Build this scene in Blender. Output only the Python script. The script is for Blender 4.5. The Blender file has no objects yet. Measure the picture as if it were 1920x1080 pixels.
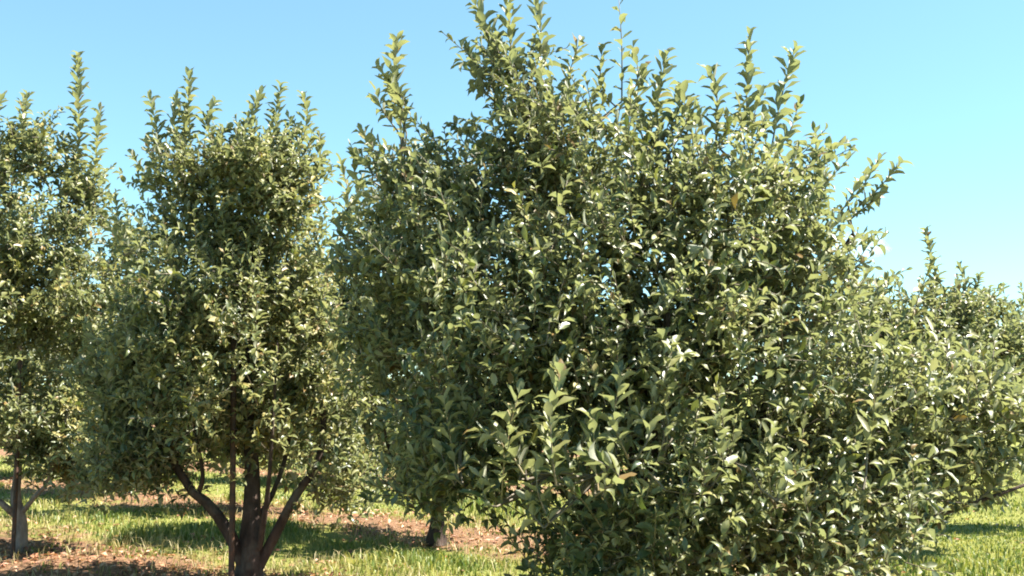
import bpy, math, random
import numpy as np
from mathutils import Matrix, Vector

random.seed(7)
rng = np.random.default_rng(11)
R = math.radians
scene = bpy.context.scene
col = scene.collection

# ------------------------------------------------------------------ camera
F = 1844.0                      # focal length in pixels of the 1920 wide picture
CAM_H = 1.6
PITCH = math.atan(180.0 / F)
cam_data = bpy.data.cameras.new('camera')
cam_data.sensor_width = 36.0
cam_data.lens = 36.0 * F / 1920.0
cam_data.clip_start = 0.05
cam_data.clip_end = 3000.0
cam = bpy.data.objects.new('camera', cam_data)
cam.location = (0, 0, CAM_H)
cam.rotation_euler = (R(90) + PITCH, 0, 0)
col.objects.link(cam)
scene.camera = cam

# ------------------------------------------------------------------ sky, sun, exposure
SUN_EL, SUN_AZ = R(56), R(87)      # azimuth measured clockwise from +Y (the view direction)
world = bpy.data.worlds.new('World')
scene.world = world
world.use_nodes = True
wn = world.node_tree.nodes
wl = world.node_tree.links
wn.clear()
sky = wn.new('ShaderNodeTexSky')
sky.sky_type = 'NISHITA'
sky.sun_disc = False
sky.sun_elevation = SUN_EL
sky.sun_rotation = SUN_AZ
sky.altitude = 1500
sky.air_density = 1.0
sky.dust_density = 0.1
sky.ozone_density = 2.0
bg = wn.new('ShaderNodeBackground')
bg.inputs['Strength'].default_value = 0.071
wo = wn.new('ShaderNodeOutputWorld')
tint = wn.new('ShaderNodeMix')
tint.data_type = 'RGBA'
tint.blend_type = 'MULTIPLY'
tint.inputs[0].default_value = 1.0
tint.inputs[7].default_value = (0.98, 1.36, 1.32, 1)      # white balance of the camera
gam = wn.new('ShaderNodeGamma')
gam.inputs['Gamma'].default_value = 0.72
wl.new(sky.outputs[0], gam.inputs[0])
wl.new(gam.outputs[0], tint.inputs[6])
wl.new(tint.outputs[2], bg.inputs['Color'])
wl.new(bg.outputs[0], wo.inputs['Surface'])

sun_data = bpy.data.lights.new('sun', 'SUN')
sun_data.energy = 5.0
sun_data.angle = R(0.53)
sun_data.color = (1.0, 0.94, 0.83)
sun = bpy.data.objects.new('sun', sun_data)
to_sun = Vector((math.sin(SUN_AZ) * math.cos(SUN_EL), math.cos(SUN_AZ) * math.cos(SUN_EL), math.sin(SUN_EL)))
sun.rotation_euler = to_sun.to_track_quat('Z', 'Y').to_euler()
sun.location = to_sun * 40
col.objects.link(sun)

vs = scene.view_settings
vs.view_transform = 'Standard'
vs.look = 'None'
vs.exposure = 2.12
vs.gamma = 1.0
vs.use_curve_mapping = False
scene.render.engine = 'CYCLES'
scene.cycles.filter_width = 1.9
scene.cycles.max_bounces = 6
scene.cycles.diffuse_bounces = 3
scene.cycles.transmission_bounces = 3


# ------------------------------------------------------------------ helpers
def at(px, py, d):
    """Point of the place seen at (px, py) of the 1920x1080 picture at world Y = d."""
    x = (px - 960.0) / F
    v = (540.0 - py) / F
    dy = math.cos(PITCH) - v * math.sin(PITCH)
    dz = math.sin(PITCH) + v * math.cos(PITCH)
    s = d / dy
    return np.array([x * s, d, CAM_H + dz * s])


def ground_z(x, y):
    x = np.asarray(x, float); y = np.asarray(y, float)
    z = (0.035 * np.sin(0.9 * x + 0.4 * y + 1.0) + 0.03 * np.sin(-0.5 * x + 1.1 * y)
         + 0.015 * np.sin(2.3 * x - 1.7 * y + 0.5) + 0.012 * np.sin(3.1 * y + 1.9 * x))
    fade = np.clip(1.5 - np.hypot(x, y - 10) / 40.0, 0, 1)
    return z * fade


U = np.array([0.826, -0.563]); V = np.array([0.563, 0.826])   # along and across the tree rows
ROW_V = [4.75, 5.3, 8.7, 12.6, 16.4, 20.2, 24.0]


def strip_dist(x, y):
    v = x * V[0] + y * V[1]
    return np.min(np.abs(v[..., None] - np.array(ROW_V)), axis=-1) + 2.0 * np.clip(x - 2.4, 0, 1)


def link(name, mesh, parent=None, loc=(0, 0, 0), mat=None, kind=None, smooth=True):
    if mat is not None and not mesh.materials:
        mesh.materials.append(mat)
    o = bpy.data.objects.new(name, mesh)
    o.location = loc
    if parent is not None:
        o.parent = parent
    if kind:
        o['kind'] = kind
    col.objects.link(o)
    return o


def mesh_np(name, verts, faces, smooth=True):
    """faces: int array (n,k) or list of such arrays."""
    me = bpy.data.meshes.new(name)
    if isinstance(faces, np.ndarray):
        faces = [faces]
    faces = [f for f in faces if len(f)]
    loops = np.concatenate([f.ravel() for f in faces]).astype(np.int32)
    counts = np.concatenate([np.full(len(f), f.shape[1], np.int32) for f in faces])
    starts = np.concatenate([[0], np.cumsum(counts)[:-1]]).astype(np.int32)
    me.vertices.add(len(verts))
    me.vertices.foreach_set('co', np.ascontiguousarray(verts, np.float32).ravel())
    me.loops.add(len(loops))
    me.loops.foreach_set('vertex_index', loops)
    me.polygons.add(len(counts))
    me.polygons.foreach_set('loop_start', starts)
    me.polygons.foreach_set('loop_total', counts)
    if smooth:
        me.polygons.foreach_set('use_smooth', np.ones(len(counts), bool))
    me.update(calc_edges=True)
    return me


def unit(v):
    v = np.asarray(v, float)
    return v / np.maximum(np.linalg.norm(v, axis=-1, keepdims=True), 1e-9)


class Tubes:
    def __init__(self):
        self.v, self.f, self.n = [], [], 0

    def add(self, pts, rad, sides=6, lump=0.0, cap=True):
        pts = np.asarray(pts, float); rad = np.asarray(rad, float)
        k = len(pts)
        tan = unit(np.gradient(pts, axis=0))
        ref = np.array([1.0, 0, 0]) if abs(tan[0][0]) < 0.8 else np.array([0, 1.0, 0])
        a = unit(np.cross(tan, ref)); b = np.cross(tan, a)
        th = np.linspace(0, 2 * math.pi, sides, endpoint=False)
        r = rad[:, None] * np.ones((1, sides))
        if lump:
            ph = rng.uniform(0, 6.28, 4)
            s = np.arange(k)[:, None]
            r = r * (1 + lump * np.sin(2 * th + ph[0] + 0.35 * s) + lump * 0.8 * np.sin(3 * th + ph[1] - 0.5 * s)
                     + lump * rng.normal(0, 0.35, (k, sides)))
        P = pts[:, None, :] + r[:, :, None] * (np.cos(th)[None, :, None] * a[:, None, :] + np.sin(th)[None, :, None] * b[:, None, :])
        base = self.n
        self.v.append(P.reshape(-1, 3)); self.n += k * sides
        i = np.arange(k - 1)[:, None]; j = np.arange(sides)[None, :]; j2 = (j + 1) % sides
        q = np.stack([base + i * sides + j, base + i * sides + j2, base + (i + 1) * sides + j2, base + (i + 1) * sides + j], -1).reshape(-1, 4)
        self.f.append(q)
        if cap:
            self.v.append(pts[-1][None] + tan[-1][None] * rad[-1] * 0.6); c = self.n; self.n += 1
            jj = np.arange(sides)
            o = base + (k - 1) * sides
            self.f.append(np.stack([o + jj, o + (jj + 1) % sides, np.full(sides, c), np.full(sides, c)], -1)[:, :3])

    def mesh(self, name):
        v = np.concatenate(self.v)
        quads = [f for f in self.f if f.shape[1] == 4]; tris = [f for f in self.f if f.shape[1] == 3]
        fs = [np.concatenate(quads)]
        if tris:
            fs.append(np.concatenate(tris))
        return mesh_np(name, v, fs)


def smooth_path(pts, n):
    """Catmull-Rom through pts, n samples."""
    p = np.asarray(pts, float)
    p = np.vstack([2 * p[0] - p[1], p, 2 * p[-1] - p[-2]])
    m = len(p) - 3
    t = np.linspace(0, m - 1e-6, n)
    i = t.astype(int); u = (t - i)[:, None]
    a, b, c, d = p[i], p[i + 1], p[i + 2], p[i + 3]
    return 0.5 * ((2 * b) + (-a + c) * u + (2 * a - 5 * b + 4 * c - d) * u ** 2 + (-a + 3 * b - 3 * c + d) * u ** 3)


# ------------------------------------------------------------------ materials
def new_mat(name):
    m = bpy.data.materials.new(name)
    m.use_nodes = True
    nt = m.node_tree
    nt.nodes.clear()
    out = nt.nodes.new('ShaderNodeOutputMaterial')
    return m, nt, out


def ramp(nt, fac, stops, interp='LINEAR'):
    r = nt.nodes.new('ShaderNodeValToRGB')
    r.color_ramp.interpolation = interp
    el = r.color_ramp.elements
    while len(el) < len(stops):
        el.new(0.5)
    for e, (p, c) in zip(el, stops):
        e.position = p
        e.color = (*c, 1)
    nt.links.new(fac, r.inputs[0])
    return r.outputs[0]


def noise(nt, vec, scale, detail=3.0, rough=0.55):
    n = nt.nodes.new('ShaderNodeTexNoise')
    n.inputs['Scale'].default_value = scale
    n.inputs['Detail'].default_value = detail
    n.inputs['Roughness'].default_value = rough
    if vec is not None:
        nt.links.new(vec, n.inputs['Vector'])
    return n.outputs[0]


def math_n(nt, op, a, b=None, clamp=False):
    n = nt.nodes.new('ShaderNodeMath')
    n.operation = op
    n.use_clamp = clamp
    for i, x in enumerate((a, b)):
        if x is None:
            continue
        if isinstance(x, (int, float)):
            n.inputs[i].default_value = x
        else:
            nt.links.new(x, n.inputs[i])
    return n.outputs[0]


def mix_c(nt, fac, a, b, blend='MIX'):
    n = nt.nodes.new('ShaderNodeMix')
    n.data_type = 'RGBA'
    n.blend_type = blend
    for idx, x in ((0, fac), (6, a), (7, b)):
        if isinstance(x, (int, float)):
            n.inputs[idx].default_value = x
        elif isinstance(x, tuple):
            n.inputs[idx].default_value = (*x, 1)
        else:
            nt.links.new(x, n.inputs[idx])
    return n.outputs[2]


def rand_leaf(nt):
    g = nt.nodes.new('ShaderNodeNewGeometry')
    o = nt.nodes.new('ShaderNodeObjectInfo')
    s = math_n(nt, 'ADD', g.outputs['Random Per Island'], o.outputs['Random'])
    return g, math_n(nt, 'FRACT', s)


def leaf_material(name, hue_shift=0.0):
    m, nt, out = new_mat(name)
    g, rnd = rand_leaf(nt)
    clump = noise(nt, g.outputs['Position'], 1.7, 2.0)
    s = math_n(nt, 'ADD', math_n(nt, 'MULTIPLY', rnd, 0.62), math_n(nt, 'MULTIPLY', math_n(nt, 'SUBTRACT', clump, 0.3 - hue_shift), 0.9))
    upper = ramp(nt, s, [(0.0, (0.026, 0.048, 0.023)), (0.28, (0.054, 0.079, 0.029)), (0.58, (0.116, 0.130, 0.048)),
                         (0.82, (0.182, 0.180, 0.058)), (1.0, (0.25, 0.205, 0.055))])
    # a few leaves have gone russet
    rus = math_n(nt, 'GREATER_THAN', math_n(nt, 'FRACT', math_n(nt, 'MULTIPLY', rnd, 37.7)), 0.965)
    upper = mix_c(nt, math_n(nt, 'MULTIPLY', rus, 0.75), upper, (0.20, 0.11, 0.035))
    spots = ramp(nt, noise(nt, g.outputs['Position'], 70.0, 3.0, 0.7), [(0.56, (0, 0, 0)), (0.72, (1, 1, 1))])
    upper = mix_c(nt, math_n(nt, 'MULTIPLY', spots, 0.35), upper, (0.20, 0.17, 0.07))
    under = mix_c(nt, 0.7, upper, (0.31, 0.315, 0.25))
    colr = mix_c(nt, g.outputs['Backfacing'], upper, under)
    p = nt.nodes.new('ShaderNodeBsdfPrincipled')
    nt.links.new(colr, p.inputs['Base Color'])
    rough = math_n(nt, 'ADD', math_n(nt, 'MULTIPLY', g.outputs['Backfacing'], 0.3), math_n(nt, 'ADD', math_n(nt, 'MULTIPLY', rnd, 0.25), 0.35))
    nt.links.new(rough, p.inputs['Roughness'])
    p.inputs['Specular IOR Level'].default_value = 0.6
    b = nt.nodes.new('ShaderNodeBump')
    b.inputs['Strength'].default_value = 0.25
    b.inputs['Distance'].default_value = 0.004
    nt.links.new(noise(nt, g.outputs['Position'], 55.0, 1.0), b.inputs['Height'])
    nt.links.new(b.outputs[0], p.inputs['Normal'])
    tr = nt.nodes.new('ShaderNodeBsdfTranslucent')
    tc = mix_c(nt, 1.0, colr, (1.5, 1.6, 0.8), 'MULTIPLY')
    nt.links.new(tc, tr.inputs['Color'])
    mx = nt.nodes.new('ShaderNodeMixShader')
    mx.inputs[0].default_value = 0.25
    nt.links.new(p.outputs[0], mx.inputs[1]); nt.links.new(tr.outputs[0], mx.inputs[2])
    nt.links.new(mx.outputs[0], out.inputs['Surface'])
    return m


def bark_material(name, dark, light, scale=18.0):
    m, nt, out = new_mat(name)
    g = nt.nodes.new('ShaderNodeNewGeometry')
    mp = nt.nodes.new('ShaderNodeMapping')
    mp.inputs['Scale'].default_value = (1, 1, 0.35)
    nt.links.new(g.outputs['Position'], mp.inputs[0])
    n1 = noise(nt, mp.outputs[0], scale, 6.0, 0.65)
    n2 = noise(nt, g.outputs['Position'], 5.0, 3.0)
    c = ramp(nt, n1, [(0.3, dark), (0.7, light)])
    lich = ramp(nt, n2, [(0.55, (0, 0, 0)), (0.72, (1, 1, 1))])
    c = mix_c(nt, math_n(nt, 'MULTIPLY', lich, 0.3), c, (0.22, 0.21, 0.17))
    p = nt.nodes.new('ShaderNodeBsdfPrincipled')
    nt.links.new(c, p.inputs['Base Color'])
    p.inputs['Roughness'].default_value = 0.9
    p.inputs['Specular IOR Level'].default_value = 0.2
    b = nt.nodes.new('ShaderNodeBump')
    b.inputs['Strength'].default_value = 0.9
    b.inputs['Distance'].default_value = 0.035
    nt.links.new(n1, b.inputs['Height'])
    nt.links.new(b.outputs[0], p.inputs['Normal'])
    nt.links.new(p.outputs[0], out.inputs['Surface'])
    return m


def twig_material():
    m, nt, out = new_mat('twig')
    g, rnd = rand_leaf(nt)
    c = ramp(nt, noise(nt, g.outputs['Position'], 9.0), [(0.3, (0.07, 0.055, 0.035)), (0.7, (0.17, 0.14, 0.09))])
    p = nt.nodes.new('ShaderNodeBsdfPrincipled')
    nt.links.new(c, p.inputs['Base Color'])
    p.inputs['Roughness'].default_value = 0.6
    nt.links.new(p.outputs[0], out.inputs['Surface'])
    return m


def shoot_material():
    m, nt, out = new_mat('young_shoot')
    g, rnd = rand_leaf(nt)
    c = ramp(nt, noise(nt, g.outputs['Position'], 6.0), [(0.35, (0.16, 0.15, 0.06)), (0.65, (0.26, 0.18, 0.10))])
    p = nt.nodes.new('ShaderNodeBsdfPrincipled')
    nt.links.new(c, p.inputs['Base Color'])
    p.inputs['Roughness'].default_value = 0.5
    nt.links.new(p.outputs[0], out.inputs['Surface'])
    return m


def ground_material():
    m, nt, out = new_mat('orchard_ground')
    g = nt.nodes.new('ShaderNodeNewGeometry')
    pos = g.outputs['Position']
    dot = nt.nodes.new('ShaderNodeVectorMath'); dot.operation = 'DOT_PRODUCT'
    nt.links.new(pos, dot.inputs[0]); dot.inputs[1].default_value = (V[0], V[1], 0)
    wob = math_n(nt, 'MULTIPLY', math_n(nt, 'SUBTRACT', noise(nt, pos, 1.6, 6.0, 0.7), 0.5), 2.6)
    v = math_n(nt, 'ADD', dot.outputs['Value'], wob)
    d = None
    for r in ROW_V:
        a = math_n(nt, 'ABSOLUTE', math_n(nt, 'SUBTRACT', v, r))
        d = a if d is None else math_n(nt, 'MINIMUM', d, a)
    strip = ramp(nt, math_n(nt, 'MULTIPLY', d, 0.5), [(0.24, (1, 1, 1)), (0.46, (0, 0, 0))])
    sx = nt.nodes.new('ShaderNodeSeparateXYZ'); nt.links.new(pos, sx.inputs[0])
    strip = math_n(nt, 'MULTIPLY', strip, math_n(nt, 'SUBTRACT', 3.4, sx.outputs['X'], True), True)   # the strips stop at the open grass
    n1 = noise(nt, pos, 3.0, 6.0, 0.6)
    n2 = noise(nt, pos, 38.0, 5.0, 0.7)
    n3 = noise(nt, pos, 0.5, 3.0)
    grass = ramp(nt, math_n(nt, 'ADD', math_n(nt, 'MULTIPLY', n1, 0.55), math_n(nt, 'MULTIPLY', n2, 0.45)),
                 [(0.3, (0.08, 0.095, 0.025)), (0.5, (0.175, 0.185, 0.048)), (0.7, (0.30, 0.27, 0.10))])
    grass = mix_c(nt, math_n(nt, 'MULTIPLY', n3, 0.6), grass, (0.19, 0.20, 0.05))
    litter = ramp(nt, n2, [(0.25, (0.055, 0.035, 0.022)), (0.45, (0.15, 0.088, 0.050)), (0.6, (0.26, 0.15, 0.09)), (0.75, (0.34, 0.26, 0.16))])
    c = mix_c(nt, strip, grass, litter)
    p = nt.nodes.new('ShaderNodeBsdfPrincipled')
    nt.links.new(c, p.inputs['Base Color'])
    p.inputs['Roughness'].default_value = 0.95
    p.inputs['Specular IOR Level'].default_value = 0.1
    b = nt.nodes.new('ShaderNodeBump')
    b.inputs['Strength'].default_value = 1.0
    b.inputs['Distance'].default_value = 0.03
    nt.links.new(n2, b.inputs['Height'])
    nt.links.new(b.outputs[0], p.inputs['Normal'])
    nt.links.new(p.outputs[0], out.inputs['Surface'])
    return m


def blade_material(name, stops, trans=0.3, patch=0.5):
    m, nt, out = new_mat(name)
    g, rnd = rand_leaf(nt)
    n = noise(nt, g.outputs['Position'], 1.1, 3.0)
    s = math_n(nt, 'ADD', math_n(nt, 'MULTIPLY', rnd, 1 - patch), math_n(nt, 'MULTIPLY', math_n(nt, 'SUBTRACT', n, 0.25), 2 * patch))
    c = ramp(nt, s, stops)
    p = nt.nodes.new('ShaderNodeBsdfPrincipled')
    nt.links.new(c, p.inputs['Base Color'])
    p.inputs['Roughness'].default_value = 0.5
    p.inputs['Specular IOR Level'].default_value = 0.35
    tr = nt.nodes.new('ShaderNodeBsdfTranslucent')
    nt.links.new(mix_c(nt, 1.0, c, (1.5, 1.5, 0.9), 'MULTIPLY'), tr.inputs['Color'])
    mx = nt.nodes.new('ShaderNodeMixShader'); mx.inputs[0].default_value = trans
    nt.links.new(p.outputs[0], mx.inputs[1]); nt.links.new(tr.outputs[0], mx.inputs[2])
    nt.links.new(mx.outputs[0], out.inputs['Surface'])
    return m


def metal_material():
    m, nt, out = new_mat('rusty_steel')
    g = nt.nodes.new('ShaderNodeNewGeometry')
    n1 = noise(nt, g.outputs['Position'], 22.0, 5.0, 0.65)
    c = ramp(nt, n1, [(0.35, (0.030, 0.024, 0.022)), (0.6, (0.085, 0.042, 0.026)), (0.8, (0.14, 0.065, 0.035))])
    p = nt.nodes.new('ShaderNodeBsdfPrincipled')
    nt.links.new(c, p.inputs['Base Color'])
    p.inputs['Roughness'].default_value = 0.75
    p.inputs['Metallic'].default_value = 0.2
    b = nt.nodes.new('ShaderNodeBump'); b.inputs['Strength'].default_value = 0.4; b.inputs['Distance'].default_value = 0.003
    nt.links.new(n1, b.inputs['Height']); nt.links.new(b.outputs[0], p.inputs['Normal'])
    nt.links.new(p.outputs[0], out.inputs['Surface'])
    return m


M_LEAF = leaf_material('apple_leaf', 0.07)
M_LEAF_OLIVE = leaf_material('apple_leaf_olive', 0.17)
M_BARK_SHADED = bark_material('bark', (0.022, 0.016, 0.013), (0.082, 0.056, 0.046))  # shade under the crowns is put into this dark bark colour
M_BARK_SUNLIT = bark_material('sunlit_bark', (0.11, 0.082, 0.070), (0.34, 0.27, 0.235))  # lighter copy of the bark, sunlight on the left trunk painted in
M_TWIG = twig_material()
M_SHOOT = shoot_material()
M_GROUND = ground_material()
M_GRASS = blade_material('grass_blade', [(0.08, (0.040, 0.078, 0.020)), (0.34, (0.085, 0.132, 0.028)), (0.56, (0.165, 0.185, 0.045)), (0.78, (0.30, 0.28, 0.090)), (1.0, (0.43, 0.36, 0.18))])
M_STRAW = blade_material('dry_grass_blade', [(0.1, (0.16, 0.17, 0.06)), (0.5, (0.33, 0.27, 0.13)), (1.0, (0.46, 0.38, 0.22))])
M_LITTER = blade_material('fallen_leaf', [(0.0, (0.08, 0.045, 0.032)), (0.3, (0.21, 0.10, 0.06)), (0.55, (0.38, 0.18, 0.10)),
                                          (0.8, (0.46, 0.29, 0.19)), (1.0, (0.52, 0.42, 0.30))], 0.15, 0.25)
M_METAL = metal_material()

# ------------------------------------------------------------------ ground
def build_ground():
    near = np.arange(-24, 24.01, 0.4)
    far = np.array([28, 34, 44, 60, 90, 140, 220, 400, 700, 1200.0])
    ax = np.concatenate([-far[::-1], near, far])
    ay = ax + 10
    X, Y = np.meshgrid(ax, ay, indexing='xy')
    Z = ground_z(X, Y)
    v = np.stack([X, Y, Z], -1).reshape(-1, 3)
    n = len(ax)
    i, j = np.meshgrid(np.arange(len(ay) - 1), np.arange(n - 1), indexing='ij')
    a = (i * n + j).ravel()
    f = np.stack([a, a + 1, a + n + 1, a + n], -1)
    o = link('ground', mesh_np('ground', v, f), mat=M_GROUND, kind='structure')
    o['label'] = 'grassy orchard ground with brown leaf litter strips under the tree rows'


build_ground()

# ------------------------------------------------------------------ leaves
def leaf_template(curl, fold, wave, wide):
    """Leaf along +X (length 1), upper side +Z.  Blade folded along the midrib, tip bent down."""
    ts = np.array([0.30, 0.55, 0.80])
    ws = np.array([0.195, 0.255, 0.155]) * wide
    P = [(0, 0, 0)]
    for k, (t, w) in enumerate(zip(ts, ws)):
        x = t * (1 - 0.12 * curl * t)
        z = 0.14 * t - curl * 0.42 * t * t
        up = fold * w
        wv = wave * (0.05 if k % 2 else -0.05)
        P += [(x, w, z + up + wv), (x, 0, z), (x, -w, z + up - wv)]
    P.append((1 - 0.14 * curl, 0, 0.14 - curl * 0.46))
    f4 = []
    for k in range(2):
        a = 1 + 3 * k
        f4 += [(a + 1, a + 4, a + 3, a), (a + 2, a + 5, a + 4, a + 1)]
    f3 = [(0, 2, 1), (0, 3, 2), (8, 10, 7), (9, 10, 8)]
    return np.array(P, float), np.array(f4), np.array(f3)


TEMPLATES = [leaf_template(c, f, w, wd) for c, f, w, wd in
             [(0.35, 0.70, 0.5, 0.78), (0.85, 0.5, 0.9, 0.88), (0.6, 1.05, -0.6, 0.74), (1.4, 0.75, 0.5, 0.8), (0.1, 0.4, -0.8, 0.92), (0.9, 1.3, 0.4, 0.72), (-0.3, 0.8, 0.6, 0.7)]]
LEAF_MESH = {}


def leaf_frames(dirs, ups):
    x = unit(dirs)
    y = unit(np.cross(ups, x))
    z = np.cross(x, y)
    return np.stack([x, y, z], axis=2)      # columns


def leaf_mass(name, pos, dirs, ups, size):
    """All leaves of a crown in one mesh."""
    V_, Q_, T_ = [], [], []
    n0 = 0
    which = rng.integers(0, len(TEMPLATES), len(pos))
    for k, (P, f4, f3) in enumerate(TEMPLATES):
        m = which == k
        if not m.any():
            continue
        Fm = leaf_frames(dirs[m], ups[m])
        n = m.sum()
        tw = rng.uniform(0.85, 1.15, (n, 1, 3)) * P[None]
        W = np.einsum('nij,nkj->nki', Fm, tw) * size[m][:, None, None] + pos[m][:, None, :]
        V_.append(W.reshape(-1, 3))
        off = n0 + np.arange(n)[:, None, None] * len(P)
        Q_.append((f4[None] + off).reshape(-1, 4)); T_.append((f3[None] + off).reshape(-1, 3))
        n0 += n * len(P)
    return mesh_np(name, np.concatenate(V_), [np.concatenate(Q_), np.concatenate(T_)])


def leaf_object(parent, rel, d, up, size, mat):
    k = random.randrange(len(TEMPLATES))
    key = (k, mat.name)
    if key not in LEAF_MESH:
        P, f4, f3 = TEMPLATES[k]
        me = mesh_np('leaf', P, [f4, f3])
        me.materials.append(mat)
        LEAF_MESH[key] = me
    o = bpy.data.objects.new('leaf', LEAF_MESH[key])
    Fm = leaf_frames(np.array([d]), np.array([up]))[0] * size
    M = Matrix(((Fm[0][0], Fm[0][1], Fm[0][2], rel[0]), (Fm[1][0], Fm[1][1], Fm[1][2], rel[1]),
                (Fm[2][0], Fm[2][1], Fm[2][2], rel[2]), (0, 0, 0, 1)))
    o.parent = parent
    o.matrix_basis = M
    col.objects.link(o)
    return o


def shoot_leaves(pts, size, spacing, spread=50.0, tip_small=0.75):
    """Spiral leaves along a shoot.  Returns lists pos, dir, up, size."""
    pts = np.asarray(pts)
    seg = np.linalg.norm(np.diff(pts, axis=0), axis=1)
    L = np.concatenate([[0], np.cumsum(seg)])
    n = max(4, int(L[-1] / spacing))
    s = np.linspace(0.1, 1.0, n) * L[-1]
    out = []
    ang = random.uniform(0, 6.28)
    for i, q in enumerate(s):
        k = min(len(seg) - 1, np.searchsorted(L, q, side='right') - 1)
        p = pts[k] + (pts[k + 1] - pts[k]) * ((q - L[k]) / max(seg[k], 1e-6))
        t = unit(pts[k + 1] - pts[k])
        ref = np.array([0, 0, 1.0]) if abs(t[2]) < 0.9 else np.array([1.0, 0, 0])
        a = unit(np.cross(t, ref)); b = np.cross(t, a)
        ang += 2.4 + random.uniform(-0.35, 0.35)
        frac = i / max(n - 1, 1)
        sp = R(spread * (1.2 - 0.4 * frac ** 3) + random.uniform(-14, 16))
        rad = math.cos(ang) * a + math.sin(ang) * b
        d = math.cos(sp) * t + math.sin(sp) * rad
        up = unit(t - 0.15 * rad + np.array([0, 0, 0.35]) + rng.normal(0, 0.16, 3))
        sz = size * random.uniform(0.8, 1.15) * (1 - (1 - tip_small) * frac ** 3) * (0.8 + 0.2 * min(1, frac * 4))
        out.append((p, d, up, sz))
    return out


# ------------------------------------------------------------------ trees
def noise3(p, seed):
    r = np.random.default_rng(seed)
    v = np.zeros(len(p))
    for k in range(7):
        w = r.normal(0, 1, 3); w /= np.linalg.norm(w); f = r.uniform(2.8, 7.0)
        v += np.sin(p @ w * f + r.uniform(0, 6.28))
    return v / 7 ** 0.5


def crown_points(lumps, n, d, seed, gap=0.9, shell=0.36):
    """Random points in a union of ellipsoids (px, py, rx, rz, dy, ry) standing at depth d, thinned into clumps."""
    c = np.array([at(l[0], l[1], d + l[4]) for l in lumps])
    r = np.array([(l[2] * (d + l[4]) / F, l[5], l[3] * (d + l[4]) / F) for l in lumps])
    vol = r.prod(axis=1) ** 0.62
    out = []
    while len(out) < n:
        k = rng.choice(len(lumps), 4000, p=vol / vol.sum())
        u = unit(rng.normal(0, 1, (4000, 3))) * (rng.uniform(0, 1, (4000, 1)) ** shell)
        p = c[k] + u * r[k]
        keep = noise3(p, seed) < gap + rng.normal(0, 0.25, 4000)
        out += list(p[keep])
    return np.array(out[:n]), c, r


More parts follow.
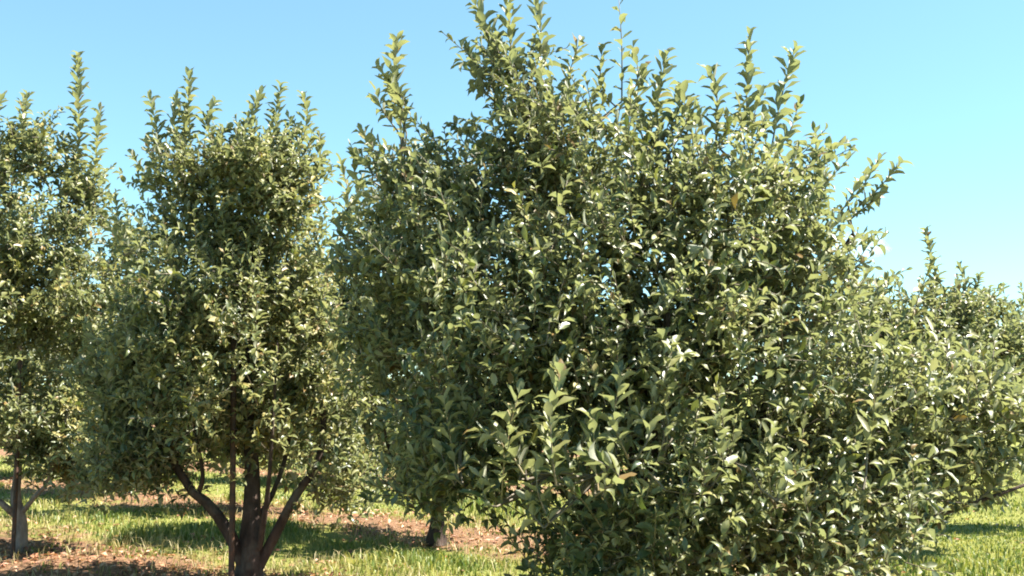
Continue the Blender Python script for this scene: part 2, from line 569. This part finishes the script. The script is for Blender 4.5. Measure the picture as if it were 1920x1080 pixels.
def make_tree(label, base, d, lumps, trunk_pts, trunk_r, limbs, n_shoots, n_spurs, leaf, shoots, seed,
              bark=M_BARK_SHADED, leafmat=M_LEAF, n_nodes=420, group=None, gap=0.9, min_z=0.35, shoot_leaf=None):
    root = bpy.data.objects.new('apple_tree', None)
    base = np.array([base[0], base[1], float(ground_z(base[0], base[1]))])
    root.location = base
    root['label'] = label; root['category'] = 'tree'
    root['group'] = group or 'apple trees of the orchard'
    col.objects.link(root)

    # trunk and limbs
    tp = smooth_path(np.array(trunk_pts, float), 14)
    t = np.linspace(0, 1, 14)
    tr = trunk_r * (1.0 - 0.72 * t) + trunk_r * 0.4 * np.exp(-t * 18)
    tub = Tubes(); tub.add(tp - base, tr, 14, 0.09)
    link('trunk', tub.mesh('trunk'), root, mat=bark)
    nodes, par, rad0 = [], [], []

    def add_chain(pts, rad, parent):
        idx = parent
        for p, r_ in zip(pts, rad):
            nodes.append(np.array(p)); par.append(idx); rad0.append(r_)
            idx = len(nodes) - 1
        return idx
    add_chain(tp, tr, -1)
    n_trunk = len(nodes)
    for lp, r_ in limbs:
        q = smooth_path(np.array(lp, float), 10)
        rr = r_ * np.linspace(1, 0.35, 10)
        tb = Tubes(); tb.add(q - base, rr, 10, 0.07)
        link('limb', tb.mesh('limb'), root, mat=bark)
        k0 = int(np.argmin([np.linalg.norm(q[0] - x) for x in nodes[:n_trunk]]))
        add_chain(q[1:], rr[1:], k0)
    n_fixed = len(nodes)

    # branch skeleton: every cluster point is tied to the nearest wood already there
    cl, ce, cr = crown_points(lumps, n_nodes, d, seed, gap)
    cl = cl[cl[:, 2] > min_z]
    axis_d = np.linalg.norm((cl - tp[-1]) * np.array([1, 1, 0.8]), axis=1)
    arr = np.array(nodes)
    for p in cl[np.argsort(axis_d)]:
        dv = arr - p
        dist = np.linalg.norm(dv, axis=1) + 0.5 * np.maximum(dv[:, 2], 0)
        k = int(np.argmin(dist[3:])) + 3
        L = np.linalg.norm(p - arr[k])
        if L < 0.03:
            continue
        nst = 2 if L < 0.3 else 4
        pts = []
        for s in range(1, nst + 1):
            f = s / nst
            q = arr[k] * (1 - f) + p * f
            if s < nst:
                q = q + rng.normal(0, 0.035 * L, 3) + np.array([0, 0, -0.10 * L * math.sin(math.pi * f)])
            pts.append(q)
        idx = k
        for q in pts:
            nodes.append(q); par.append(idx); rad0.append(0.0); idx = len(nodes) - 1
        arr = np.vstack([arr, np.array(pts)])
    N = len(nodes)
    cnt = np.zeros(N)
    haschild = np.zeros(N, bool)
    for i in range(N):
        if par[i] >= 0:
            haschild[par[i]] = True
    cnt[~haschild] = 1
    for i in range(N - 1, -1, -1):
        if par[i] >= 0:
            cnt[par[i]] += cnt[i]
    rad = np.maximum(0.0030 * np.maximum(cnt, 1) ** 0.5, 0.0028)
    rad = np.minimum(rad, 0.028)
    kids = {}
    for i in range(N):
        kids.setdefault(par[i], []).append(i)
    tb = Tubes()
    for i in range(n_fixed, N):
        if par[i] < n_fixed or kids.get(par[i], [None])[0] != i:     # chain starts here
            chain = [par[i], i]
            while kids.get(chain[-1]):
                chain.append(kids[chain[-1]][0])
            pts = np.array([nodes[c] for c in chain]) - base
            rr = np.array([rad[c] for c in chain]); rr[0] = rr[1] * 1.1
            tb.add(pts, rr, 5, 0, cap=False)
    P, D, Up, S = [], [], [], []
    crown_c = np.array([tp[-1][0], tp[-1][1], 0])
    allp = np.array(nodes)
    ZUP = np.array([0, 0, 1.0])

    def outward(p):
        o = p - crown_c
        o[:, 2] = 0
        return unit(o)

    # leafy shoots off the skeleton: leaves in a spiral round a short stem
    pick = rng.integers(n_fixed, N, n_shoots)
    b0 = allp[pick] + rng.normal(0, 0.06, (n_shoots, 3))
    ax = unit(0.55 * outward(b0) + ZUP * rng.uniform(0.1, 1.3, (n_shoots, 1)) + rng.normal(0, 0.45, (n_shoots, 3)))
    Ls = rng.uniform(0.12, 0.38, n_shoots)
    e0 = b0 + ax * Ls[:, None] + ZUP * 0.04 * Ls[:, None]
    for k in range(n_shoots):
        tb.add(np.array([b0[k], (b0[k] + e0[k]) / 2 + rng.normal(0, .006, 3), e0[k]]) - base, [0.0035, 0.003, 0.002], 3, 0, cap=False)
    ref = np.where(np.abs(ax[:, 2:3]) < 0.9, ZUP[None], np.array([[1.0, 0, 0]]))
    ea = unit(np.cross(ax, ref)); eb = np.cross(ax, ea)
    m = np.clip((Ls / 0.024).astype(int), 6, 15)
    idx = np.repeat(np.arange(n_shoots), m)
    j = np.concatenate([np.arange(q) for q in m])
    fr = (j + 0.5) / m[idx]
    ang = rng.uniform(0, 6.28, n_shoots)[idx] + j * 2.4 + rng.uniform(-.4, .4, len(j))
    sp = np.radians(52 * (1.25 - 0.75 * fr ** 2) + rng.uniform(-14, 14, len(j)))
    rd = np.cos(ang)[:, None] * ea[idx] + np.sin(ang)[:, None] * eb[idx]
    P.append(b0[idx] + (e0 - b0)[idx] * (0.08 + 0.92 * fr)[:, None])
    D.append(np.cos(sp)[:, None] * ax[idx] + np.sin(sp)[:, None] * rd)
    Up.append(unit(ax[idx] - 0.15 * rd + ZUP * 0.4 + rng.normal(0, 0.2, (len(j), 3))))
    S.append(leaf * rng.uniform(0.55, 1.25, len(j)) * (1 - 0.42 * fr ** 3))
    # short spurs with a rosette of leaves
    pick = rng.integers(n_fixed, N, n_spurs)
    b0 = allp[pick] + rng.normal(0, 0.10, (n_spurs, 3))
    ax = unit(0.6 * outward(b0) + ZUP * 0.6 + rng.normal(0, 0.5, (n_spurs, 3)))
    idx = np.repeat(np.arange(n_spurs), 7)
    k = len(idx)
    dd = unit(ax[idx] * rng.uniform(0, .8, (k, 1)) + rng.normal(0, .75, (k, 3)) - ZUP * 0.1)
    P.append(b0[idx] + dd * 0.008); D.append(dd)
    Up.append(unit(ZUP + 0.5 * ax[idx] + rng.normal(0, .3, (k, 3))))
    S.append(leaf * rng.uniform(.6, 1.05, k))
    # individual long shoots standing clear of the crown: each leaf is an object
    n_obj = 0
    mates = []
    for sh in [q for q in shoots if q[0][0] < 1600 or d > 6]:           # weaker shoots beside the listed ones
        (tx, ty), (bx_, by_) = sh[0], sh[1]
        for _k in range(2):
            fall = random.uniform(.35, .7)
            ox = random.uniform(12, 30) * random.choice((-1, 1)) * 7.0 / d
            mates.append(((tx + (bx_ - tx) * fall + ox, ty + (by_ - ty) * fall), (bx_ + ox * .3, by_ + 10), sh[2] + random.uniform(-.12, .12), .9, .022, True))
    for sh in sorted(shoots + mates, key=lambda q: (len(q) > 5, q[2] > -0.5)):
        tip, bs, dz = sh[:3]
        b0 = at(bs[0], bs[1], d + dz); t0 = at(tip[0], tip[1], d + dz + random.uniform(-0.05, 0.05))
        near = int(np.argmin(np.linalg.norm(allp - b0, axis=1)))
        nb = allp[near]
        tb.add(np.array([nb, (nb + b0) / 2 + rng.normal(0, 0.01, 3), b0]) - base, [0.007, 0.006, 0.0055], 5, 0, cap=False)
        bend = rng.normal(0, 0.04, 3)
        t0 = t0 - unit(t0 - b0) * leaf * 0.42
        pts = smooth_path([b0, b0 * 0.5 + t0 * 0.5 + bend, t0], 7)
        st = Tubes(); st.add(pts - b0, np.linspace(0.0055, 0.0018, 7), 6, 0)
        sz = (shoot_leaf or leaf) * (sh[3] if len(sh) > 3 else 1.0)
        lv = shoot_leaves(pts, sz, sh[4] if len(sh) > 4 else 0.0175, 46)
        if n_obj + len(lv) > 300 or len(sh) > 5:           # past the limit: into the crown mass
            tb.add(pts - base, np.linspace(0.0055, 0.0018, 7), 5, 0)
            for arr_, q in zip((P, D, Up), range(3)):
                arr_.append(np.array([l[q] for l in lv]))
            S.append(np.array([l[3] for l in lv]))
            continue
        n_obj += len(lv)
        so = link('shoot', st.mesh('shoot'), root, loc=b0 - base, mat=M_SHOOT)
        for (p_, d_, u_, s_) in lv:
            leaf_object(so, p_ - b0, d_, u_, s_, leafmat)
    link('branches', tb.mesh('branches'), root, mat=M_TWIG, kind='stuff')
    me = leaf_mass('crown', np.concatenate(P) - base, np.concatenate(D), np.concatenate(Up), np.concatenate(S))
    link('crown', me, root, mat=leafmat, kind='stuff')
    return root


def P3(px, py, d):
    return at(px, py, d)


# --- the big near tree
d = 5.7
base = (0.78, 5.75)
top = at(1150, 420, 5.75)
zb = np.array([base[0], base[1], 0.0])
main_shoots = [
    ((745, 66), (762, 250), .1), ((708, 118), (752, 235), .1, .85), ((886, -8), (925, 170), 0), ((950, -25), (962, 160), .1), ((1006, -12), (990, 170), -.1),
    ((1085, 72), (1092, 220), .1), ((1160, -12), (1166, 190), 0, .9, .045), ((1250, 92), (1246, 270), 0), ((1275, 150), (1290, 290), -.1),
    ((1330, 122), (1342, 270), 0), ((1406, 56), (1402, 270), 0), ((1492, 84), (1448, 270), 0), ((1210, 118), (1205, 260), .15),
    ((1528, 238), (1518, 400), 0), ((1698, 296), (1556, 424), .1, .78, .019), ((1655, 288), (1590, 380), .2, .8, .021), ((1640, 430), (1575, 470), 0, .8, .024), ((1620, 330), (1570, 410), .05, .8, .022), ((1650, 370), (1590, 415), .15, .75, .024),
    ((676, 236), (706, 330), .1), ((640, 296), (640, 440), .3, .8), ((1050, 688), (1048, 900), -1.3, 1.0, .022), ((972, 725), (982, 890), -1.2, 1.0, .022), ((830, 738), (860, 900), -.9, 0.98, .022),
    ((1162, 696), (1178, 860), -1.25, 1.0, .022), ((1262, 636), (1252, 790), -1.2, 0.98, .022), ((1112, 770), (1122, 920), -1.35, 1.0, .022), ((900, 800), (940, 940), -1.1, 0.98, .022),
    ((1345, 760), (1330, 900), -1.3, 0.98, .022), ((1452, 790), (1446, 930), -1.25, 0.98, .022), ((1636, 700), (1626, 850), -1.1, 0.98, .022), ((1010, 850), (1030, 980), -1.3, 1.0, .022), ((1905, 870), (1830, 940), -.35, .8), ((1800, 850), (1760, 960), -.35, .8), ((1890, 950), (1850, 935), -.35, .6)]
make_tree('large full apple tree in front, its crown filling the middle and its trunk hidden', base, d,
          [(1120, 400, 180, 150, 0, .75), (1370, 430, 190, 160, 0, .8), (850, 430, 140, 120, .1, .7), (1200, 560, 400, 240, 0, 1.15),
           (930, 640, 230, 220, 0, .95), (1430, 720, 330, 230, -.1, 1.1), (1690, 800, 210, 120, -.1, .8), (1220, 930, 280, 190, -.5, .9),
           (1500, 960, 270, 150, -.4, .9), (965, 190, 55, 110, 0, .3), (1060, 270, 70, 80, 0, .4), (740, 560, 100, 160, .2, .6), (870, 830, 140, 110, -.1, .7), (830, 900, 100, 50, 0, .4),
           (1240, 330, 90, 60, 0, .4), (1450, 360, 80, 70, 0, .45), (1470, 510, 80, 120, 0, .5), (770, 340, 40, 60, .1, .25), (1620, 930, 140, 110, -.3, .7), (1830, 810, 120, 100, -.2, .6), (1120, 1040, 160, 120, -.4, .8), (1330, 1080, 350, 120, -.5, .9), (900, 330, 90, 70, .1, .4), (1010, 330, 80, 80, .1, .4), (1200, 740, 190, 150, .5, .6), (1180, 760, 160, 130, -.5, .5), (1850, 885, 80, 40, -.3, .4)],
          [zb + (0, 0, -.05), zb + (.02, 0, .5), zb + (-.03, .02, 1.0), at(1190, 700, 5.75), top], 0.12,
          [([zb + (0, 0, .6), at(1320, 900, 5.6), at(1440, 760, 5.5), at(1480, 500, 5.6)], .06),
           ([zb + (0, 0, .55), at(1050, 900, 5.8), at(900, 740, 5.9), at(830, 520, 5.9)], .06),
           ([zb + (0, 0, .7), at(1220, 880, 5.4), at(1240, 720, 5.3), at(1260, 520, 5.3)], .04),
           ([zb + (0, 0, .75), at(1100, 800, 6.3), at(1060, 560, 6.4), at(1000, 300, 6.1)], .05),
           ([zb + (0, 0, .45), at(1450, 1010, 5.5), at(1640, 1000, 5.4), at(1760, 966, 5.35), at(1925, 908, 5.35)], .024),
           ([zb + (0, 0, .7), at(1350, 760, 6.1), at(1500, 600, 6.2), at(1600, 440, 6.0)], .045)],
          3500, 4300, 0.084, main_shoots, 3, n_nodes=1400, gap=0.75, min_z=.15, shoot_leaf=.125)

# --- second tree of the front row, with its bare forked trunk in view
d = 8.0
b2 = np.array([*at(468, 1085, 7.95)[:2], 0.0])
make_tree('apple tree with dark forked trunk standing between the steel stake and the largest tree', b2[:2], d,
          [(430, 400, 150, 130, 0, .6), (380, 540, 140, 150, 0, .75), (440, 680, 210, 140, 0, .9), (390, 800, 170, 70, 0, .8), (530, 500, 62, 170, 0, .5),
           (290, 800, 110, 80, 0, .5), (600, 780, 90, 100, 0, .5), (340, 340, 48, 70, 0, .4), (420, 320, 90, 50, 0, .4), (500, 320, 90, 60, 0, .4), (538, 350, 40, 80, 0, .35), (300, 650, 110, 110, 0, .6), (620, 850, 60, 60, 0, .4), (265, 868, 80, 45, 0, .4), (340, 860, 70, 50, .3, .4), (430, 780, 150, 60, .4, .5), (235, 885, 70, 38, .1, .4), (320, 885, 60, 38, 0, .4), (640, 915, 60, 40, .2, .3), (640, 900, 50, 50, .1, .3), (590, 640, 60, 150, 0, .4), (210, 720, 50, 100, .1, .4)],
          [b2 + (0, 0, -.06), b2 + (.0, 0, .25), at(472, 950, 8.0), at(470, 840, 8.05), at(440, 480, 8.1)], 0.118,
          [([b2 + (-.02, 0, .10), at(435, 1010, 7.9), at(396, 950, 7.85), at(350, 908, 7.85), at(300, 800, 7.9), at(260, 640, 8.0)], .052),
           ([b2 + (.03, 0, .08), at(515, 1005, 7.95), at(556, 925, 7.95), at(605, 840, 8.0), at(600, 600, 8.1)], .048),
           ([at(372, 925, 7.87), at(380, 890, 7.8), at(368, 820, 7.75), at(340, 660, 7.7)], .022),
           ([at(486, 1030, 7.9), at(500, 940, 7.75), at(508, 850, 7.65), at(520, 640, 7.6)], .024),
           ([at(482, 980, 7.98), at(522, 900, 8.2), at(548, 800, 8.3), at(570, 640, 8.3)], .026)],
          1800, 2500, 0.088,
          [((279, 172), (300, 330), 0), ((355, 130), (346, 280), 0), ((332, 182), (336, 290), .1, .8), ((404, 186), (405, 290), 0), ((488, 168), (476, 290), 0), ((527, 152), (525, 290), 0),
           ((570, 172), (563, 280), 0), ((244, 284), (292, 350), .1, .9), ((600, 246), (585, 340), 0, .9), ((452, 235), (450, 320), -.1, .8), ((215, 366), (240, 470), .2, .9)],
          5, leafmat=M_LEAF_OLIVE, n_nodes=560, gap=1.2, min_z=.5, shoot_leaf=.13)

# --- left tree, cut by the picture's edge
d = 9.5
b1 = np.array([*at(34, 1034, 9.5)[:2], 0.0])
make_tree('apple tree with sunlit pale trunk beside a thin stake, cut by the left edge', b1[:2], d,
          [(60, 400, 110, 140, 0, .6), (20, 520, 160, 170, 0, .8), (60, 660, 170, 140, 0, .9), (120, 790, 120, 80, 0, .7), (-60, 560, 150, 200, 0, .8), (20, 785, 170, 65, 0, .8), (185, 845, 65, 60, 0, .4), (100, 860, 70, 40, 0, .4), (140, 885, 70, 35, .2, .4), (190, 890, 60, 30, 0, .4),
           (150, 380, 45, 90, 0, .3), (95, 400, 60, 80, 0, .4), (160, 560, 60, 120, 0, .4), (60, 290, 45, 60, 0, .3), (-20, 300, 70, 70, 0, .4)],
          [b1 + (0, 0, -.06), b1 + (.015, 0, .25), at(30, 930, 9.5), at(34, 850, 9.5), at(40, 480, 9.5)], 0.068,
          [([b1 + (-.02, 0, .35), at(5, 945, 9.4), at(-40, 905, 9.4), at(-90, 760, 9.4)], .034),
           ([b1 + (.03, 0, .4), at(62, 935, 9.45), at(95, 890, 9.4), at(130, 760, 9.4)], .026)],
          1350, 1950, 0.093,
          [((4, 176), (6, 290), 0), ((53, 172), (50, 300), 0), ((146, 96), (144, 390), 0, 1.15), ((188, 200), (176, 400), 0, 1.0), ((78, 232), (82, 340), -.1), ((118, 250), (122, 380), .1, .8), ((28, 230), (26, 320), 0, .8)],
          8, bark=M_BARK_SUNLIT, leafmat=M_LEAF_OLIVE, n_nodes=480, gap=1.4, min_z=.5, shoot_leaf=.135)

# --- trees of the rows behind
d = 10.4
b = np.array([*at(818, 1003, d)[:2], 0.0])
make_tree('apple tree behind the largest one, its dark trunk showing under the leaves', b[:2], d,
          [(800, 400, 120, 110, 0, .7), (740, 540, 140, 150, 0, .9), (860, 650, 180, 160, 0, 1.), (800, 820, 170, 110, 0, .9), (655, 640, 80, 170, 0, .6), (670, 840, 80, 90, 0, .5)],
          [b + (0, 0, -.05), b + (.02, 0, .4), at(815, 820, d), at(800, 500, d)], .085,
          [([b + (0, 0, .6), at(740, 860, d), at(690, 700, d)], .04), ([b + (0, 0, .7), at(890, 820, d), at(900, 640, d)], .04)],
          750, 1100, .106, [((655, 380), (662, 480), 0)], 12, n_nodes=380, min_z=.55)

d = 14.3
b = np.array([*at(236, 928, d)[:2], 0.0])
make_tree('distant apple tree seen in the gap between the two trees at the left', b[:2], d,
          [(236, 490, 70, 80, 0, .8), (215, 620, 120, 130, 0, .9), (220, 770, 140, 100, 0, .9), (330, 650, 60, 110, 0, .6)],
          [b + (0, 0, -.05), b + (.02, 0, .5), at(236, 760, d), at(240, 480, d)], .08,
          [([b + (0, 0, .8), at(190, 800, d), at(170, 640, d)], .04)],
          480, 700, .125, [((232, 372), (236, 470), 0), ((262, 392), (258, 470), 0)], 13, n_nodes=240, min_z=.6)

d = 9.3
b = np.array([*at(1680, 1030, d)[:2], 0.0])
make_tree('low apple tree behind the right side of the largest tree, one tall shoot on top', b[:2], d,
          [(1735, 620, 50, 60, 0, .5), (1808, 595, 45, 60, 0, .5), (1640, 605, 50, 50, 0, .4), (1760, 700, 190, 110, 0, .9), (1885, 660, 80, 80, 0, .6), (1640, 700, 110, 100, .2, .7)],
          [b + (0, 0, -.05), b + (.0, 0, .5), at(1690, 860, d), at(1740, 620, d)], .08,
          [([b + (0, 0, .7), at(1700, 820, d), at(1660, 680, d)], .04), ([b + (0, 0, .75), at(1860, 800, d), at(1880, 660, d)], .04)],
          650, 950, .096, [((1735, 426), (1742, 600), 0, 1.45), ((1802, 494), (1800, 600), 0, 1.3), ((1838, 512), (1828, 600), 0, 1.1), ((1660, 520), (1650, 600), 0, 1.3), ((1628, 518), (1634, 600), 0, 1.2)],
          14, n_nodes=300, min_z=.75)

d = 11.5
b = np.array([*at(1985, 1000, d)[:2], 0.0])
make_tree('apple tree showing only its leafy edge at the right border', b[:2], d,
          [(1975, 630, 70, 80, 0, .5), (1930, 720, 50, 90, 0, .4), (1990, 720, 110, 90, 0, .7), (1960, 760, 60, 60, 0, .5)],
          [b + (0, 0, -.05), b + (.0, 0, .5), at(1985, 800, d), at(1980, 620, d)], .08, [],
          350, 450, .088, [((1912, 528), (1922, 640), 0)], 15, n_nodes=160, min_z=.7)


for d, px, label, lumps, sd_ in (  # rear trees added as dark backdrop, blocking light through the front crowns
        (12.6, 470, 'apple tree directly behind the one with the forked dark trunk, added to block light, mostly hidden',
         [(430, 560, 110, 110, 0, .8), (480, 690, 150, 110, 0, 1.), (560, 720, 110, 110, 0, .8), (380, 740, 110, 90, 0, .8), (480, 800, 130, 60, 0, .8)], 21),
        (17.5, 95, 'distant apple tree added to block light beside the pale trunk at the left edge',
         [(60, 640, 90, 90, 0, .9), (90, 740, 130, 90, 0, 1.), (110, 820, 120, 50, 0, .9), (10, 780, 90, 70, 0, .8)], 22),
        (16.5, 640, 'distant apple tree added to block light right of the forked dark trunk, behind its branches',
         [(640, 640, 90, 100, 0, .9), (620, 750, 130, 90, 0, 1.), (640, 830, 120, 50, 0, .9)], 23)):
    lumps = lumps + [(px - 110, 840, 100, 45, 0, .7), (px, 855, 90, 40, .3, .7), (px + 105, 845, 100, 45, 0, .7)]  # low skirts added to deepen the shade behind the trunks
    b = np.array([*at(px, 900, d)[:2], 0.0])
    make_tree(label, b[:2], d, lumps, [b + (0, 0, -.05), b + (.02, 0, .6), at(px, 780, d), at(px - 10, 620, d)], .08,
              [([b + (0, 0, .8), at(px - 40, 800, d), at(px - 60, 700, d)], .04), ([b + (0, 0, .9), at(px + 40, 800, d), at(px + 60, 690, d)], .04)],
              430, 600, .14, [], sd_, n_nodes=300, min_z=.32, gap=1.2)


# ------------------------------------------------------------------ stakes
def stake(label, px, py_base, d, h, r, lean):
    p = at(px, py_base, d)
    z = float(ground_z(p[0], p[1]))
    tb = Tubes()
    pts = [np.array([lean * s, 0.01 * math.sin(4 * s), s * h - 0.1]) for s in np.linspace(0, 1, 9)]
    tb.add(pts, np.full(9, r), 10, 0.02)
    o = link('support_stake', tb.mesh('support_stake'), None, (p[0], p[1], z), M_METAL)
    o['label'] = label; o['category'] = 'stake'; o['group'] = 'support stakes of the front row'
    tie = Tubes()
    a = np.linspace(0, 2 * math.pi, 17)
    tie.add(np.stack([r * 1.5 * np.cos(a) + lean * .55, r * 1.5 * np.sin(a), np.full(17, h * 0.6)], -1), np.full(17, 0.006), 6, 0, cap=False)
    link('wire_tie', tie.mesh('wire_tie'), o, mat=M_METAL)


stake('thin dark rusty stake left of the forked dark trunk', 434, 1085, 7.8, 2.0, .023, -.03)
stake('thin dark stake in front of the pale trunk at the left edge', 24, 1040, 9.25, 2.0, .02, -.02)


# ------------------------------------------------------------------ grass and litter
def in_view(n, y0, y1, power):
    y = y0 * (y1 / y0) ** (rng.uniform(0, 1, n) ** power)
    x = rng.uniform(-1, 1, n) * (0.60 * y + 1.2)
    return x, y


def field(x, y, seed, f=1.0):
    p = np.stack([x, y, np.zeros_like(x)], -1) * f
    return noise3(p * 0.6, seed)


def blades(name, x, y, h, w, lean, mat, label):
    n = len(x)
    z = ground_z(x, y)
    a = rng.uniform(0, 2 * math.pi, n)
    la = rng.uniform(0, 2 * math.pi, n)
    dx, dy = np.cos(a) * w * 0.5, np.sin(a) * w * 0.5
    lx, ly = np.cos(la) * lean * h, np.sin(la) * lean * h
    v = np.zeros((n, 5, 3))
    v[:, 0] = np.stack([x - dx, y - dy, z - 0.01], -1); v[:, 1] = np.stack([x + dx, y + dy, z - 0.01], -1)
    v[:, 2] = np.stack([x + dx * .8 + lx * .3, y + dy * .8 + ly * .3, z + h * .6], -1)
    v[:, 3] = np.stack([x - dx * .8 + lx * .3, y - dy * .8 + ly * .3, z + h * .6], -1)
    v[:, 4] = np.stack([x + lx, y + ly, z + h * (1 - 0.35 * lean)], -1)
    o = np.arange(n)[:, None] * 5
    q = o + np.array([[0, 1, 2, 3]]); t = o + np.array([[3, 2, 4]])
    ob = link(name, mesh_np(name, v.reshape(-1, 3), [q, t]), mat=mat, kind='stuff')
    ob['label'] = label; ob['category'] = 'grass'


n = 140000
x, y = in_view(n, 5.0, 26.0, 1.0)
sd = strip_dist(x, y) + 0.42 * field(x, y, 41, 3.0)
keep = rng.uniform(0, 1, n) < np.clip((sd - 0.35) / 0.5, 0.03, 1)
x, y, sd = x[keep], y[keep], sd[keep]
tall = np.clip(0.5 + 0.6 * field(x, y, 42, 1.2), 0.1, 1.4) * np.clip((sd - .2) / .8, .3, 1)
right = np.clip((x - 2.5) / 1.5, 0, 1)
h = (0.022 + 0.085 * tall * (1 - 0.6 * right)) * rng.uniform(.6, 1.3, len(x))
blades('grass', x, y, h, rng.uniform(.006, .013, len(x)) * (1 + y / 22), rng.uniform(.2, .95, len(x)), M_GRASS, 'green and yellowing orchard grass between the tree rows')

n = 60000
x, y = in_view(n, 5.0, 22.0, 1.0)
sd = strip_dist(x, y) + 0.2 * field(x, y, 44, 2.0)
keep = (rng.uniform(0, 1, n) < np.exp(-((sd - 0.8) / 0.5) ** 2)) & (field(x, y, 45, 1.3) > -0.7) & (x < 3)
x, y = x[keep], y[keep]
blades('dry_grass', x, y, rng.uniform(.05, .17, len(x)), rng.uniform(.005, .009, len(x)), rng.uniform(.3, 1.2, len(x)), M_STRAW, 'dry straw coloured grass along the edges of the litter strips')

n = 28000
x, y = in_view(n, 5.0, 20.0, 1.0)
sd = strip_dist(x, y) + 0.42 * field(x, y, 46, 3.0)
keep = rng.uniform(0, 1, n) < np.clip(1.2 - sd / 1.0, 0.02, 1)
x, y = x[keep], y[keep]
n = len(x)
yaw = rng.uniform(0, 2 * math.pi, n)
dirs = np.stack([np.cos(yaw), np.sin(yaw), rng.normal(0, .3, n)], -1)
ups = unit(np.stack([rng.normal(0, .45, n), rng.normal(0, .45, n), np.ones(n)], -1))
me = leaf_mass('fallen_leaves', np.stack([x, y, ground_z(x, y) + rng.uniform(.008, .03, n)], -1), dirs, ups, rng.uniform(.045, .085, n))
o = link('fallen_leaves', me, mat=M_LITTER, kind='stuff')
o['label'] = 'brown and orange fallen leaves lying in strips under the trees'; o['category'] = 'leaf litter'

# ------------------------------------------------------------------ one small low cloud
def cloud():
    m, nt, out = new_mat('cloud_vapour')
    v = nt.nodes.new('ShaderNodeVolumePrincipled')
    v.inputs['Color'].default_value = (1, 1, 1, 1)
    v.inputs['Density'].default_value = 0.005
    v.inputs['Anisotropy'].default_value = 0.2
    nt.links.new(v.outputs[0], out.inputs['Volume'])
    th, ph = np.meshgrid(np.linspace(0, 2 * math.pi, 48, endpoint=False), np.linspace(0.05, math.pi - 0.05, 24))
    u = np.stack([np.cos(th) * np.sin(ph), np.sin(th) * np.sin(ph), np.cos(ph)], -1).reshape(-1, 3)
    r = 1 + 0.28 * noise3(u * 1.3, 77) + 0.12 * noise3(u * 3.0, 78)
    vv = u * r[:, None] * np.array([42.0, 30.0, 17.0])
    n = 48
    i, j = np.meshgrid(np.arange(23), np.arange(n), indexing='ij')
    a = (i * n + j).ravel(); b = (i * n + (j + 1) % n).ravel()
    f = np.stack([a, a + n, b + n, b], -1)
    caps = [np.arange(n)[None, :], (23 * n + np.arange(n))[::-1][None, :]]
    o = link('cloud', mesh_np('cloud', vv, [f] + caps), None, at(1608, 462, 1300), m)
    o['label'] = 'small white cloud low in the sky behind the jutting branch'; o['category'] = 'cloud'


scene.cycles.volume_bounces = 2
cloud()
